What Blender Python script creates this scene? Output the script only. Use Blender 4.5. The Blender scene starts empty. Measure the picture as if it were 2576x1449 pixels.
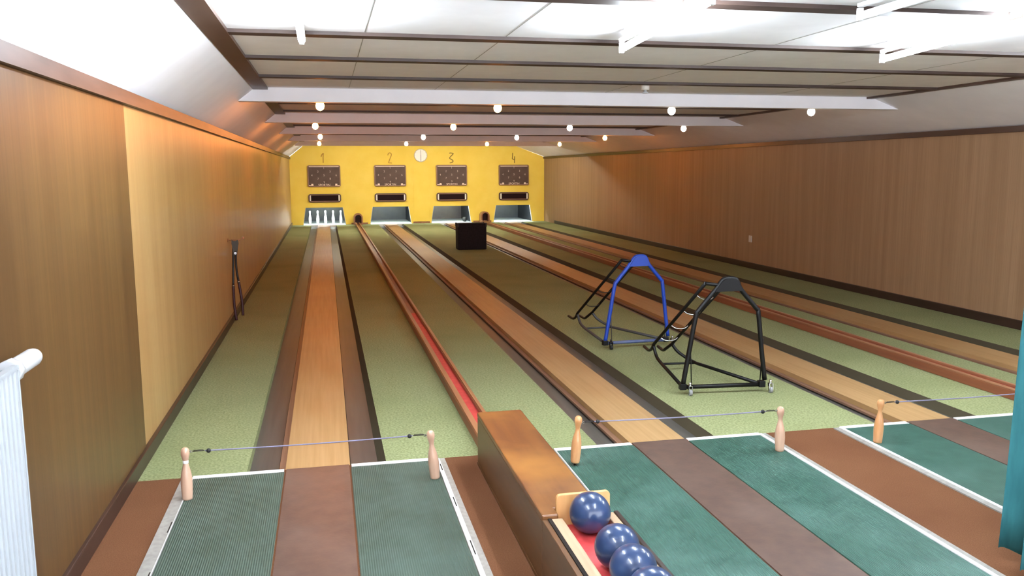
import bpy, bmesh, math, random
from mathutils import Vector, Matrix
random.seed(4)
S = bpy.context.scene
C = S.collection

# ------------------------------------------------------------ camera, world, exposure
F_PX, YAW, PITCH, ROLL = 2112.03, 0.2161, -0.1393, -0.0042
CAM = Vector((0.2703, -4.5954, 1.6266))
cd = bpy.data.cameras.new('camera'); cam = bpy.data.objects.new('camera', cd); C.objects.link(cam)
fw = Vector((math.sin(YAW) * math.cos(PITCH), math.cos(YAW) * math.cos(PITCH), math.sin(PITCH)))
rt = Vector((math.cos(YAW), -math.sin(YAW), 0)); up = rt.cross(fw)
c_, s_ = math.cos(ROLL), math.sin(ROLL)
rt, up = c_ * rt + s_ * up, c_ * up - s_ * rt
cam.matrix_world = Matrix(((rt.x, up.x, -fw.x, CAM.x), (rt.y, up.y, -fw.y, CAM.y), (rt.z, up.z, -fw.z, CAM.z), (0, 0, 0, 1)))
cd.sensor_fit = 'HORIZONTAL'; cd.sensor_width = 36.0; cd.lens = F_PX * 36.0 / 2576
cd.clip_start = 0.05; cd.clip_end = 100
S.camera = cam
w = bpy.data.worlds.new('world'); S.world = w; w.use_nodes = True
w.node_tree.nodes['Background'].inputs[0].default_value = (0.86, 0.90, 1.0, 1)
w.node_tree.nodes['Background'].inputs[1].default_value = 1.08
S.view_settings.view_transform = 'Standard'; S.view_settings.look = 'None'
S.view_settings.gamma = 1; S.view_settings.use_curve_mapping = False
S.view_settings.exposure = 2.75
TUBE_W, BULB_WARM, BULB_WHITE, PIT_W, WALL_W = 35, 36, 9, 36, 24

# ------------------------------------------------------------ room measures (metres)
L = 21.73; XL = -0.78; XR = 7.12; YB = -6.2
ZT = 2.05; ZC = 2.405; XCL = -0.34; XCR = 6.14; ZG = 2.2765
LANES = [0.0, 2.005, 3.885, 5.786]

# ------------------------------------------------------------ materials
def lin(h):
    h = h.lstrip('#'); v = [int(h[i:i + 2], 16) / 255 for i in (0, 2, 4)]
    return tuple((x / 12.92 if x <= 0.04045 else ((x + 0.055) / 1.055) ** 2.4) for x in v) + (1,)
def mat(name, col, rough=0.6, metal=0.0, spec=0.5, emit=None, estr=0.0, coat=0.0):
    m = bpy.data.materials.new(name); m.use_nodes = True
    b = m.node_tree.nodes['Principled BSDF']
    b.inputs['Base Color'].default_value = lin(col) if isinstance(col, str) else col
    b.inputs['Roughness'].default_value = rough; b.inputs['Metallic'].default_value = metal
    b.inputs['Specular IOR Level'].default_value = spec
    b.inputs['Coat Weight'].default_value = coat
    if emit is not None:
        b.inputs['Emission Color'].default_value = emit; b.inputs['Emission Strength'].default_value = estr
    return m
def noisy(name, c1, c2, scale=(1, 1, 1), nscale=10, detail=4, rough=0.6, spec=0.5, bump=0.0, bscale=None, lo=0.35, hi=0.65, coat=0.0, extra=None):
    """two colours mixed by object-space noise stretched by scale, with optional bump"""
    m = mat(name, c1, rough, 0, spec, coat=coat); nt = m.node_tree; N = nt.nodes; K = nt.links; b = N['Principled BSDF']
    tc = N.new('ShaderNodeTexCoord'); mp = N.new('ShaderNodeMapping'); mp.inputs['Scale'].default_value = scale
    K.new(tc.outputs['Object'], mp.inputs['Vector'])
    n = N.new('ShaderNodeTexNoise'); n.inputs['Scale'].default_value = nscale; n.inputs['Detail'].default_value = detail
    K.new(mp.outputs[0], n.inputs['Vector'])
    r = N.new('ShaderNodeValToRGB'); r.color_ramp.elements[0].position = lo; r.color_ramp.elements[1].position = hi
    r.color_ramp.elements[0].color = lin(c1); r.color_ramp.elements[1].color = lin(c2)
    K.new(n.outputs['Fac'], r.inputs[0]); col = r.outputs[0]
    if extra:   # large soft patches (wear), (colour, scale, amount)
        ec, es, ea = extra
        n3 = N.new('ShaderNodeTexNoise'); n3.inputs['Scale'].default_value = es; n3.inputs['Detail'].default_value = 3
        K.new(tc.outputs['Object'], n3.inputs['Vector'])
        mr = N.new('ShaderNodeMapRange'); mr.inputs['From Min'].default_value = 0.45; mr.inputs['From Max'].default_value = 0.75
        mr.inputs['To Max'].default_value = ea; K.new(n3.outputs['Fac'], mr.inputs['Value'])
        mx = N.new('ShaderNodeMix'); mx.data_type = 'RGBA'; K.new(mr.outputs[0], mx.inputs['Factor'])
        K.new(col, mx.inputs['A']); mx.inputs['B'].default_value = lin(ec); col = mx.outputs['Result']
    K.new(col, b.inputs['Base Color'])
    if bump:
        n2 = N.new('ShaderNodeTexNoise'); n2.inputs['Scale'].default_value = bscale or nscale; n2.inputs['Detail'].default_value = 3
        K.new((mp if bscale is None else tc).outputs[0 if bscale is None else 'Object'], n2.inputs['Vector'])
        bp = N.new('ShaderNodeBump'); bp.inputs['Strength'].default_value = bump; bp.inputs['Distance'].default_value = 0.004
        K.new(n2.outputs['Fac'], bp.inputs['Height']); K.new(bp.outputs[0], b.inputs['Normal'])
    return m
def emis(name, col, s):
    m = bpy.data.materials.new(name); m.use_nodes = True; nt = m.node_tree
    nt.nodes.remove(nt.nodes['Principled BSDF']); e = nt.nodes.new('ShaderNodeEmission')
    e.inputs[0].default_value = col; e.inputs[1].default_value = s
    nt.links.new(e.outputs[0], nt.nodes['Material Output'].inputs[0]); return m

M = {}
M['green'] = noisy('green_carpet', '#757B53', '#959B72', (1, 1, 1), 75, 5, 0.95, 0.1, 0.4, 300, extra=('#6F774C', 0.9, 0.5))
M['brown'] = noisy('brown_carpet', '#62402A', '#704C34', (1, 1, 1), 200, 3, 0.95, 0.1, 0.3, 300, extra=('#583522', 1.3, 0.6))
M['plank'] = noisy('lane_wood', '#9E7E52', '#AA8A60', (14, 0.35, 1), 3, 5, 0.42, 0.45, extra=('#966838', 0.6, 0.6))
M['ledge'] = noisy('ledge_wood', '#6E5140', '#85634C', (20, 0.5, 1), 3, 4, 0.5)
M['gutter'] = noisy('gutter_grey', '#42413D', '#4E4D47', (10, 0.4, 1), 3, 4, 0.38, 0.5, extra=('#483E33', 0.5, 0.8))
M['dark'] = mat('dark_gap', '#1E1712', 0.8, spec=0.2)
M['gutshade'] = mat('gutter_wall_shade', '#453F30', 0.85, spec=0.15)  # dark olive that paints the soft shade on the outer gutter wall
M['runner'] = noisy('brown_linoleum', '#4E3D36', '#5A473D', (1, 1, 1), 14, 5, 0.36, 0.5, 0.1, 60, extra=('#6C5A50', 2.2, 0.6))
M['white'] = mat('white_line', '#F2F2F0', 0.4)
M['lip'] = mat('lip_white', '#D4D4D2', 0.4)
M['alu'] = noisy('strip_grey', '#85837D', '#96948E', (3, 3, 3), 12, 3, 0.4)
M['blackp'] = mat('black_paint', '#070606', 0.45, spec=0.3)
M['bluep'] = mat('blue_paint', '#0E3A9C', 0.42)
M['bluegrey'] = noisy('worn_blue_paint', '#3E4D7A', '#59627F', (1, 1, 1), 14, 3, 0.45)
M['darkgrey'] = mat('dark_grey_paint', '#3A3A3A', 0.5)
M['chrome'] = mat('chrome', '#D8D8DA', 0.18, 1.0)
M['steel'] = mat('dull_steel', '#8A8680', 0.4, 1.0)
M['oldsteel'] = mat('tarnished_steel', '#4A443C', 0.5, 0.8)
M['rubber'] = mat('grey_rubber', '#8C8C8C', 0.6)
M['blackr'] = mat('black_rubber', '#141414', 0.6)
M['yellow'] = noisy('yellow_paint', '#F4D85C', '#F8DE68', (1, 1, 1), 3, 4, 0.6, 0.3, 0.1, 60, extra=('#F2D04E', 0.7, 0.5))
M['ceil'] = noisy('ceiling_panel', '#F2F1F4', '#F6F5F8', (1, 1, 1), 6, 4, 0.85, 0.1, 0.1, 200)
M['beam'] = noisy('beam_white', '#F2F0F4', '#F6F4F8', (1, 1, 1), 4, 4, 0.7, 0.2)
M['dkwood'] = noisy('dark_brown_wood', '#4A372E', '#5A443A', (1, 1, 8), 3, 5, 0.4, 0.5)
M['batten'] = noisy('batten_wood', '#3A2A24', '#46342C', (1, 1, 1), 6, 3, 0.5)
M['blwood'] = noisy('blackish_wood', '#2A1E19', '#382822', (2, 0.4, 2), 3, 4, 0.35, 0.5)
M['box'] = noisy('orange_brown_wood', '#5A3317', '#6C421E', (9, 0.7, 9), 2.5, 6, 0.4, 0.5, 0.05, 80, extra=('#94642E', 2.6, 0.9), coat=0.25)
M['boxside'] = noisy('side_brown_wood', '#523418', '#5E3E20', (1, 0.5, 6), 3, 6, 0.42, 0.5, extra=('#4A2F16', 1.2, 0.6))
M['rail'] = noisy('rail_wood', '#8A5E42', '#A07250', (8, 0.3, 8), 3, 5, 0.4)
M['railside'] = noisy('rail_side', '#7A4630', '#8A5338', (8, 0.3, 8), 3, 5, 0.45)
M['red'] = noisy('red_rubber', '#B83838', '#C84646', (1, 1, 1), 20, 3, 0.5)
M['tray'] = noisy('tray_wood', '#9C8062', '#B4987A', (10, 0.8, 1), 3, 5, 0.45)
M['plywood'] = noisy('pale_plywood', '#C8935A', '#D8A66C', (6, 1, 1), 3, 5, 0.45)
M['pinwood'] = noisy('pin_wood', '#C08A58', '#D6A270', (3, 3, 0.6), 9, 5, 0.35, 0.5, coat=0.3)
M['pinpink'] = noisy('pin_wood_pale', '#C09A80', '#D2AE94', (3, 3, 0.6), 9, 5, 0.35, 0.5, coat=0.3)
M['pinwhite'] = mat('pin_white', '#F4F4F4', 0.25, coat=0.4)
M['cord'] = mat('grey_cord', '#77728A', 0.6)
M['radiator'] = mat('radiator_white', '#A2A8AC', 0.35)
M['valve'] = mat('valve_white', '#C0C2C4', 0.35)
M['curtain'] = noisy('teal_cloth', '#2E686C', '#38767A', (4, 4, 0.6), 6, 4, 0.8, 0.2, 0.2, 90)
M['boardface'] = noisy('board_face', '#54433D', '#5E4C45', (1, 1, 1), 4, 3, 0.5, 0.3)
M['boardframe'] = mat('board_frame', '#8C6A50', 0.35)
M['boardtrim'] = mat('board_trim', '#F4E0D0', 0.3)
M['maroon'] = mat('dark_maroon', '#1E080F', 0.6, spec=0.15)
M['lampdim'] = mat('dim_numeral', '#CDB8AE', 0.5)
M['paint1'] = mat('numeral_ochre', '#B88A28', 0.6)
M['paint3'] = mat('numeral_olive', '#7E6410', 0.6)
M['clock'] = mat('clock_white', '#F8F8F6', 0.4)
M['clockrim'] = mat('clock_rim', '#B8AE98', 0.4)
M['handgrey'] = mat('hand_grey', '#707078', 0.5)
M['pitwall'] = noisy('pit_grey', '#3A4048', '#444A52', (1, 1, 1), 4, 4, 0.4, 0.5)
M['pitbrown'] = noisy('pit_taupe', '#564C4A', '#605654', (1, 1, 1), 4, 4, 0.4, 0.5)
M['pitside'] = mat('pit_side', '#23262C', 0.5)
M['pitfloor'] = noisy('pit_floor', '#D0DADA', '#E0E8E6', (2, 2, 2), 6, 3, 0.3)
M['pitjamb'] = mat('pit_jamb', '#D8D2C4', 0.4)
M['boxblack'] = noisy('black_felt', '#1E1A1C', '#252024', (1, 1, 1), 30, 3, 0.85, 0.2)
M['maroonh'] = mat('maroon_grip', '#3A1418', 0.5)
M['darkmetal'] = mat('dark_metal', '#2A2422', 0.4, 0.5)
M['plastic'] = mat('off_white_plastic', '#D8D2C8', 0.5)
M['ball'] = noisy('navy_ball', '#1D3050', '#2A4066', (1, 1, 1), 9, 5, 0.28, 0.5, lo=0.3, hi=0.7, coat=0.4)
M['fixture'] = mat('fixture_white', '#E8E8E8', 0.5)
cool = (0.82, 0.91, 1.0, 1); warm = (1.0, 0.30, 0.06, 1); neut = (0.90, 0.94, 1.0, 1)
M['tube'] = emis('tube_light', cool, TUBE_W)
M['bulb_warm'] = emis('bulb_warm', warm, BULB_WARM)
M['bulb_white'] = emis('bulb_white', (1.0, 0.86, 0.74, 1), BULB_WHITE)
M['pit_tube'] = emis('pit_tube', (0.80, 0.94, 1.0, 1), PIT_W)
M['wall_tube'] = emis('wall_tube', (1.0, 0.90, 0.74, 1), WALL_W)

def veneer(name, c1, c2, c3, sc=1.0, rough=0.38):
    """vertical wood grain on a wall that runs along y: fine streaks in y, long in z"""
    m = mat(name, c1, rough, 0, 0.5); nt = m.node_tree; N = nt.nodes; K = nt.links; b = N['Principled BSDF']
    tc = N.new('ShaderNodeTexCoord'); mp = N.new('ShaderNodeMapping'); mp.inputs['Scale'].default_value = (1, 26 * sc, 0.5)
    K.new(tc.outputs['Object'], mp.inputs[0])
    n = N.new('ShaderNodeTexNoise'); n.inputs['Scale'].default_value = 2.0; n.inputs['Detail'].default_value = 6; K.new(mp.outputs[0], n.inputs[0])
    mp2 = N.new('ShaderNodeMapping'); mp2.inputs['Scale'].default_value = (1, 3.2 * sc, 0.12); K.new(tc.outputs['Object'], mp2.inputs[0])
    n2 = N.new('ShaderNodeTexNoise'); n2.inputs['Scale'].default_value = 2.0; n2.inputs['Detail'].default_value = 3; K.new(mp2.outputs[0], n2.inputs[0])
    r = N.new('ShaderNodeValToRGB'); r.color_ramp.elements[0].position = 0.3; r.color_ramp.elements[1].position = 0.7
    r.color_ramp.elements[0].color = lin(c1); r.color_ramp.elements[1].color = lin(c2); K.new(n.outputs['Fac'], r.inputs[0])
    mx = N.new('ShaderNodeMix'); mx.data_type = 'RGBA'
    mr = N.new('ShaderNodeMapRange'); mr.inputs['From Min'].default_value = 0.4; mr.inputs['From Max'].default_value = 0.7; mr.inputs['To Max'].default_value = 0.75
    K.new(n2.outputs['Fac'], mr.inputs['Value']); K.new(mr.outputs[0], mx.inputs['Factor']); K.new(r.outputs[0], mx.inputs['A']); mx.inputs['B'].default_value = lin(c3)
    K.new(mx.outputs['Result'], b.inputs['Base Color'])
    return m
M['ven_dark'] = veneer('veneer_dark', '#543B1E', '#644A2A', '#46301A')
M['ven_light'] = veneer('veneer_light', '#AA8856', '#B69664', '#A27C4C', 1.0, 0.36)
M['ven_right'] = veneer('veneer_right', '#977A5C', '#A48667', '#8C6F52', 1.4, 0.5)

# ribbed mat: fine ribs across x
def ribbed(name, c1, c2, c3):
    m = noisy(name, c1, c2, (1, 1, 1), 9, 5, 0.5, 0.4, extra=(c3, 2.0, 0.55)); nt = m.node_tree; N = nt.nodes; K = nt.links
    tc = N.new('ShaderNodeTexCoord'); wv = N.new('ShaderNodeTexWave'); wv.wave_type = 'BANDS'; wv.bands_direction = 'X'
    wv.inputs['Scale'].default_value = 32; K.new(tc.outputs['Object'], wv.inputs['Vector'])
    bp = N.new('ShaderNodeBump'); bp.inputs['Strength'].default_value = 0.8; bp.inputs['Distance'].default_value = 0.003
    K.new(wv.outputs['Fac'], bp.inputs['Height']); K.new(bp.outputs[0], N['Principled BSDF'].inputs['Normal'])
    return m
M['mat_grey'] = ribbed('mat_grey_green', '#3E4F43', '#47584E', '#556A60')
M['mat_teal'] = ribbed('mat_teal_green', '#2C5045', '#34594D', '#52736A')

# ------------------------------------------------------------ builders
def bx(bm, x0, x1, y0, y1, z0, z1, mi=0):
    v = [bm.verts.new(p) for p in ((x0, y0, z0), (x1, y0, z0), (x1, y1, z0), (x0, y1, z0), (x0, y0, z1), (x1, y0, z1), (x1, y1, z1), (x0, y1, z1))]
    for f in ((3, 2, 1, 0), (4, 5, 6, 7), (0, 1, 5, 4), (1, 2, 6, 5), (2, 3, 7, 6), (3, 0, 4, 7)):
        bm.faces.new([v[i] for i in f]).material_index = mi
def prism(bm, poly, axis, a, b, mi=0):
    """extrude a 2D polygon along an axis from a to b. axis 'y': poly in (x,z); 'x': (y,z); 'z': (x,y)"""
    def P(u, v, t): return {'y': (u, t, v), 'x': (t, u, v), 'z': (u, v, t)}[axis]
    A = [bm.verts.new(P(u, v, a)) for u, v in poly]; B = [bm.verts.new(P(u, v, b)) for u, v in poly]; n = len(poly)
    fs = [bm.faces.new(A), bm.faces.new(B[::-1])]
    for i in range(n): fs.append(bm.faces.new((A[i], B[i], B[(i + 1) % n], A[(i + 1) % n])))
    for f in fs: f.material_index = mi
def tube(bm, pts, r, n=10, cap=True):
    pts = [Vector(p) for p in pts]; rs = r if isinstance(r, (list, tuple)) else [r] * len(pts)
    rings = []; t0 = (pts[1] - pts[0]).normalized()
    a = t0.orthogonal().normalized()
    for i, p in enumerate(pts):
        t = ((pts[i] - pts[i - 1]).normalized() if i else t0)
        if i < len(pts) - 1: t = (t + (pts[i + 1] - pts[i]).normalized()).normalized()
        a = (a - t * a.dot(t)).normalized(); b = t.cross(a)
        rings.append([bm.verts.new(p + (a * math.cos(2 * math.pi * k / n) + b * math.sin(2 * math.pi * k / n)) * rs[i]) for k in range(n)])
    for i in range(len(rings) - 1):
        for k in range(n): bm.faces.new((rings[i][k], rings[i][(k + 1) % n], rings[i + 1][(k + 1) % n], rings[i + 1][k])).smooth = True
    if cap: bm.faces.new(rings[0][::-1]); bm.faces.new(rings[-1])
def lathe(bm, prof, n=20, M4=None):
    rings = []
    for r, z in prof:
        rings.append([bm.verts.new((r * math.cos(2 * math.pi * k / n), r * math.sin(2 * math.pi * k / n), z)) for k in range(n)])
    for i in range(len(rings) - 1):
        for k in range(n): bm.faces.new((rings[i][k], rings[i][(k + 1) % n], rings[i + 1][(k + 1) % n], rings[i + 1][k])).smooth = True
    bm.faces.new(rings[0][::-1]); bm.faces.new(rings[-1])
    if M4 is not None: bmesh.ops.transform(bm, matrix=M4, verts=[v for rg in rings for v in rg])
def smooth_path(pts, k=6):
    P = [Vector(p) for p in pts]; out = []
    for i in range(len(P) - 1):
        p0 = P[max(i - 1, 0)]; p1 = P[i]; p2 = P[i + 1]; p3 = P[min(i + 2, len(P) - 1)]
        for j in range(k):
            t = j / k
            out.append(0.5 * ((2 * p1) + (p2 - p0) * t + (2 * p0 - 5 * p1 + 4 * p2 - p3) * t * t + (3 * p1 - p0 - 3 * p2 + p3) * t ** 3))
    return out + [P[-1]]
def roundrect(w, h, r, k=5):
    pts = []
    for cx, cy, a0 in ((w / 2 - r, h / 2 - r, 0), (-w / 2 + r, h / 2 - r, 90), (-w / 2 + r, -h / 2 + r, 180), (w / 2 - r, -h / 2 + r, 270)):
        for j in range(k + 1):
            a = math.radians(a0 + 90 * j / k); pts.append((cx + r * math.cos(a), cy + r * math.sin(a)))
    return pts
def obj(name, bm, mats, parent=None, label=None, bevel=0.0):
    bmesh.ops.recalc_face_normals(bm, faces=bm.faces)
    me = bpy.data.meshes.new(name); bm.to_mesh(me); bm.free()
    for m in (mats if isinstance(mats, (list, tuple)) else [mats]): me.materials.append(M[m])
    o = bpy.data.objects.new(name, me); C.objects.link(o)
    if parent: o.parent = parent
    if label: o['label'] = label
    if bevel:
        b = o.modifiers.new('bevel', 'BEVEL'); b.width = bevel; b.segments = 2; b.limit_method = 'ANGLE'
    return o
def B(): return bmesh.new()
def box(name, e, m, parent=None, label=None, bevel=0.0):
    b = B(); bx(b, *e); return obj(name, b, m, parent, label, bevel)
def tag(o, label, cat, group=None):
    o['label'] = label; o['category'] = cat
    if group: o['group'] = group
    return o
def struct(o): o['kind'] = 'structure'; return o
def thing(name, label, cat, loc=(0, 0, 0), rotz=0.0, group=None):
    o = bpy.data.objects.new(name, None); C.objects.link(o); o.empty_display_size = 0.1
    o.location = loc; o.rotation_euler = (0, 0, rotz); return tag(o, label, cat, group)
def dup(root, loc, label, rotz=None):
    def cp(o, p):
        c = o.copy(); C.objects.link(c)
        if p: c.parent = p
        for ch in o.children: cp(ch, c)
        return c
    kids = list(root.children); r = root.copy(); C.objects.link(r); r.location = loc
    if rotz is not None: r.rotation_euler = (0, 0, rotz)
    for ch in kids: cp(ch, r)
    r['label'] = label; return r
ORD = ['one', 'two', 'three', 'four']

# ------------------------------------------------------------ floor
b = B()
bx(b, XL, XR, YB, 0.0, -0.12, 0.0, 1)                        # approach, brown carpet
edges = [XL] + sum([[s - 0.205, s + 0.55] for s in LANES], []) + [XR]
for i in range(0, len(edges), 2): bx(b, edges[i], edges[i + 1], 0.0, L, -0.12, 0.0, 0)
bx(b, XL, XR, YB, L + 1.4, -0.2, -0.12, 2)
struct(obj('floor', b, ['green', 'brown', 'dark']))

# ------------------------------------------------------------ walls
b = B(); bx(b, XL - 0.1, XL, 0.33, L, 0, ZT + 0.02, 0)
struct(obj('wall_left', b, 'ven_light'))
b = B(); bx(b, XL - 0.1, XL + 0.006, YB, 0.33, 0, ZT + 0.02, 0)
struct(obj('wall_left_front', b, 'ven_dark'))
b = B(); bx(b, XR, XR + 0.1, YB, L, 0, ZT + 0.02, 0)
struct(obj('wall_right', b, 'ven_right'))
# yellow end wall with four trapezoid openings
PITC = [0.20, 2.21, 4.10, 6.09]; PB, PT, PH = 0.64, 0.56, 0.525
b = B()
prism(b, [(XL, PH), (XR, PH), (XR, ZT), (XCR, ZC), (XCL, ZC), (XL, ZT)], 'y', L, L + 0.06)
xs = [(XL, XL)] + [None]
prev_b, prev_t = XL, XL
for c in PITC:
    prism(b, [(prev_b, 0), (c - PB, 0), (c - PT, PH), (prev_t, PH)], 'y', L, L + 0.06)
    prev_b, prev_t = c + PB, c + PT
prism(b, [(prev_b, 0), (XR, 0), (XR, PH), (prev_t, PH)], 'y', L, L + 0.06)
struct(obj('wall_back', b, 'yellow'))
# ceiling: flat panels and two sloped flanks
b = B()
prism(b, [(XCL, ZC), (XCR, ZC), (XCR, ZC + 0.1), (XCL, ZC + 0.1)], 'y', YB, L)
struct(obj('ceiling', b, 'ceil'))
b = B()
prism(b, [(XL - 0.02, ZT - 0.005), (XCL, ZC), (XCL, ZC + 0.1), (XL - 0.02, ZC + 0.1)], 'y', YB, L)
struct(obj('ceiling_left', b, 'beam'))
b = B()
prism(b, [(XR + 0.02, ZT - 0.005), (XR + 0.02, ZC + 0.1), (XCR, ZC + 0.1), (XCR, ZC)], 'y', YB, L)
struct(obj('ceiling_right', b, 'beam'))
n_trim = [0]
def trim(bm, m, bevel=0.0):
    n_trim[0] += 1; return struct(obj('trim_%d' % n_trim[0], bm, m, bevel=bevel))
# long dark battens where the slopes meet the flat ceiling
b = B(); bx(b, XCL - 0.02, XCL + 0.11, YB, L, ZC - 0.022, ZC + 0.01); trim(b, 'dkwood')
b = B(); bx(b, XCR - 0.05, XCR + 0.02, YB, L, ZC - 0.022, ZC + 0.01); trim(b, 'dkwood')
# cross battens
for y in (-5.4, -4.25, -3.1, -1.95, -0.80, 0.44, 1.52, 2.70, 5.45, 6.75, 9.0, 10.3, 12.6, 13.9, 16.2, 17.4):
    b = B(); bx(b, XCL + 0.10, XCR - 0.04, y - 0.055, y + 0.055, ZC - 0.02, ZC + 0.01); trim(b, 'batten')
# thin panel joints
b = B()
for x in (0.515, 1.332, 3.07, 4.9):
    bx(b, x - 0.0025, x + 0.0025, YB, 3.7, ZC - 0.0015, ZC + 0.005)
trim(b, 'alu')
# white girders
def slope_x(z, side):
    t = (z - ZT) / (ZC - ZT)
    return (XL + (XCL - XL) * t) if side < 0 else (XR + (XCR - XR) * t)
for k in range(5):
    y = 3.75 + 3.55 * k
    b = B(); prism(b, [(slope_x(ZG, -1) - 0.03, ZG), (slope_x(ZG, 1) + 0.03, ZG), (XCR + 0.03, ZC + 0.02), (XCL - 0.03, ZC + 0.02)], 'y', y, y + 0.13)
    trim(b, 'beam')
# wall head trims and baseboards
b = B(); bx(b, XL - 0.01, XL + 0.035, YB, L, 1.985, 2.055); trim(b, 'dkwood')
b = B(); bx(b, XR - 0.03, XR + 0.01, YB, L, 1.99, 2.05); trim(b, 'blwood')
b = B(); bx(b, XL - 0.01, XL + 0.024, YB, L, 0.0, 0.085); struct(obj('baseboard_left', b, 'blwood', bevel=0.004))
b = B(); bx(b, XR - 0.028, XR + 0.01, YB, 20.4, 0.0, 0.095); struct(obj('baseboard_right', b, 'blwood', bevel=0.004))
b = B()
for x0, x1 in ((1.0, 1.08), (1.32, 1.5), (2.9, 3.42), (4.8, 5.0), (5.26, 5.38)): bx(b, x0, x1, L - 0.03, L, 0, 0.05)
struct(obj('baseboard_back', b, 'rail'))

# ------------------------------------------------------------ lanes
def make_lane(i, s):
    t = thing('bowling_lane', 'narrow pale wooden lane %s with a sunken gutter on each side, under painted numeral %s' % (ORD[i], ORD[i]), 'bowling lane', (s, 0, 0), 0, 'bowling lanes')
    b = B(); bx(b, 0.0, 0.35, 0.0, L - 0.22, -0.045, 0.0, 0)
    bx(b, 0.0, 0.35, 0.0, L - 0.22, -0.1, -0.045, 1); obj('lane_surface', b, ['plank', 'ledge'], t)
    for side in (-1, 1):
        b = B()
        x0, x1 = (-0.205, 0.0) if side < 0 else (0.35, 0.55)
        prof = [(x0, -0.10), (x0, 0.0), (x0 + 0.012, -0.001), (x0 + 0.018, -0.05), (x0 + 0.06, -0.062), ((x0 + x1) / 2, -0.066), (x1 - 0.06, -0.062), (x1 - 0.018, -0.05), (x1 - 0.012, -0.001), (x1, 0.0), (x1, -0.10)] if False else None
        bx(b, x0, x1, 0.0, L - 0.22, -0.10, -0.058, 0)
        if side < 0:
            bx(b, x1 - 0.045, x1 - 0.040, 0, L, -0.058, -0.050, 1)
        else:
            prism(b, [(x1 - 0.040, -0.058), (x1 - 0.0005, -0.058), (x1 - 0.0005, -0.0005)], 'y', 0, L - 0.22, 2)  # dark wedge stands in for shade along the outer edge
            bx(b, x0, x0 + 0.006, 0, L, -0.058, -0.045, 1)
            # coved foot
        obj('gutter', b, ['gutter', 'dark', 'gutshade'], t)
    b = B(); bx(b, -0.040, -0.003, 0.0, L - 0.23, -0.058, -0.035); obj('wooden_ledge', b, 'ledge', t)
    c = PITC[i] - s; b = B(); bx(b, c - 0.63, c + 0.63, L - 0.22, L + 0.055, -0.055, 0.003); obj('end_glow_plate', b, 'pitfloor', t, 'pale plate with the pit-mouth glow put into its colour')  # pale colour stands in for the glow at the pit mouth
for i, s in enumerate(LANES): make_lane(i, s)

# ------------------------------------------------------------ approach: runners, mats, foul lines, edge strips
for i in range(3):
    s = LANES[i]; ln = ORD[i]
    tag(box('approach_runner', (s + 0.006, s + 0.345, YB + 0.1, -0.003, 0.0, 0.006), 'runner'), 'long brown linoleum runner leading up to wooden lane %s' % ln, 'floor runner', 'approach runners')
    for side, x0, x1 in ((-1, s - 0.472, s - 0.003), (1, s + 0.354, s + 0.822)):
        wd = 'left' if side < 0 else 'right'
        m = 'mat_grey' if i == 0 else 'mat_teal'
        tag(box('ribbed_mat', (x0, x1, YB + 0.1, -0.045, 0.0, 0.006), m), '%s ribbed rubber mat on the %s side of the approach to lane %s' % ('grey-green' if i == 0 else 'teal-green', wd, ln), 'floor mat', 'ribbed approach mats')
        fx0, fx1 = (s - 0.478, s - 0.006) if side < 0 else (s + 0.357, s + (0.80 if i == 0 else 0.835))
        tag(box('foul_line', (fx0, fx1, -0.044, 0.0, 0.0, 0.007), 'white'), 'white foul line bar across the %s side of lane %s' % (wd, ln), 'foul line', 'white foul line bars')
        # edge strip: white lip and grey flat, with dark slots on lane one
        e0, e1 = (x0 - (0.013 if i == 1 else 0.062), x0 - 0.003) if side < 0 else (x1 + 0.003, x1 + 0.055)
        t = thing('edge_strip', 'pale metal edge strip along the outer %s edge of the mat on lane %s' % (wd, ln), 'edge strip', ((e0 + e1) / 2, -1.5, 0), 0, 'mat edge strips')
        hw = (e1 - e0) / 2; sg = side
        a, c = (-hw, -hw + 0.022) if side > 0 else (hw - min(0.022, hw), hw)
        if i == 0 and side < 0: a, c = hw - 0.004, hw
        b = B(); bx(b, a, c, YB + 1.6, 1.48, 0.0, 0.009); obj('white_lip', b, 'lip', t)
        a2, c2 = (c, hw) if side > 0 else (-hw, a)
        b = B(); bx(b, a2 + 0.001 * (side > 0), c2, YB + 1.6, 1.48, 0.0, 0.007); obj('grey_flat', b, 'alu', t)
        if i == 0:
            for ya, yb in ((-0.22, -0.12), (-0.73, -0.61), (-1.26, -1.12), (-1.85, -1.70)):
                xx = -0.012 if side > 0 else 0.020
                b = B(); bx(b, xx - 0.0025, xx + 0.0025, ya + 1.5, yb + 1.5, 0.0095 if side > 0 else 0.0075, 0.0100 if side > 0 else 0.0082)
                obj('slot', b, 'dark', t)

# ------------------------------------------------------------ ball return channels
def make_return(x0, x1, y0, label):
    t = thing('ball_return_channel', label, 'ball return', ((x0 + x1) / 2, y0, 0), 0, 'ball return channels')
    h = (x1 - x0) / 2; ln = L - y0 - 0.35
    for sgn in (-1, 1):
        b = B(); a, c = (-h, -h + 0.046) if sgn < 0 else (h - 0.034, h)
        bx(b, a, c, 0, ln, 0.0, 0.066, 0)
        obj('side_rail', b, 'railside', t, bevel=0.004)
        b = B(); bx(b, a + 0.004, c - 0.004, 0, ln, 0.066, 0.076, 0); obj('rail_cap', b, 'rail', t, bevel=0.003)
    b = B(); bx(b, -h + 0.046, h - 0.034, 0, 4.9, 0.0, 0.040); obj('channel_bed', b, 'red', t, 'red channel bed')
    b = B(); bx(b, -h + 0.046, h - 0.034, 4.9, ln, 0.0, 0.038); obj('brown_bed', b, 'railside', t)  # far part of the bed, in the side-rail brown
    return t
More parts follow.
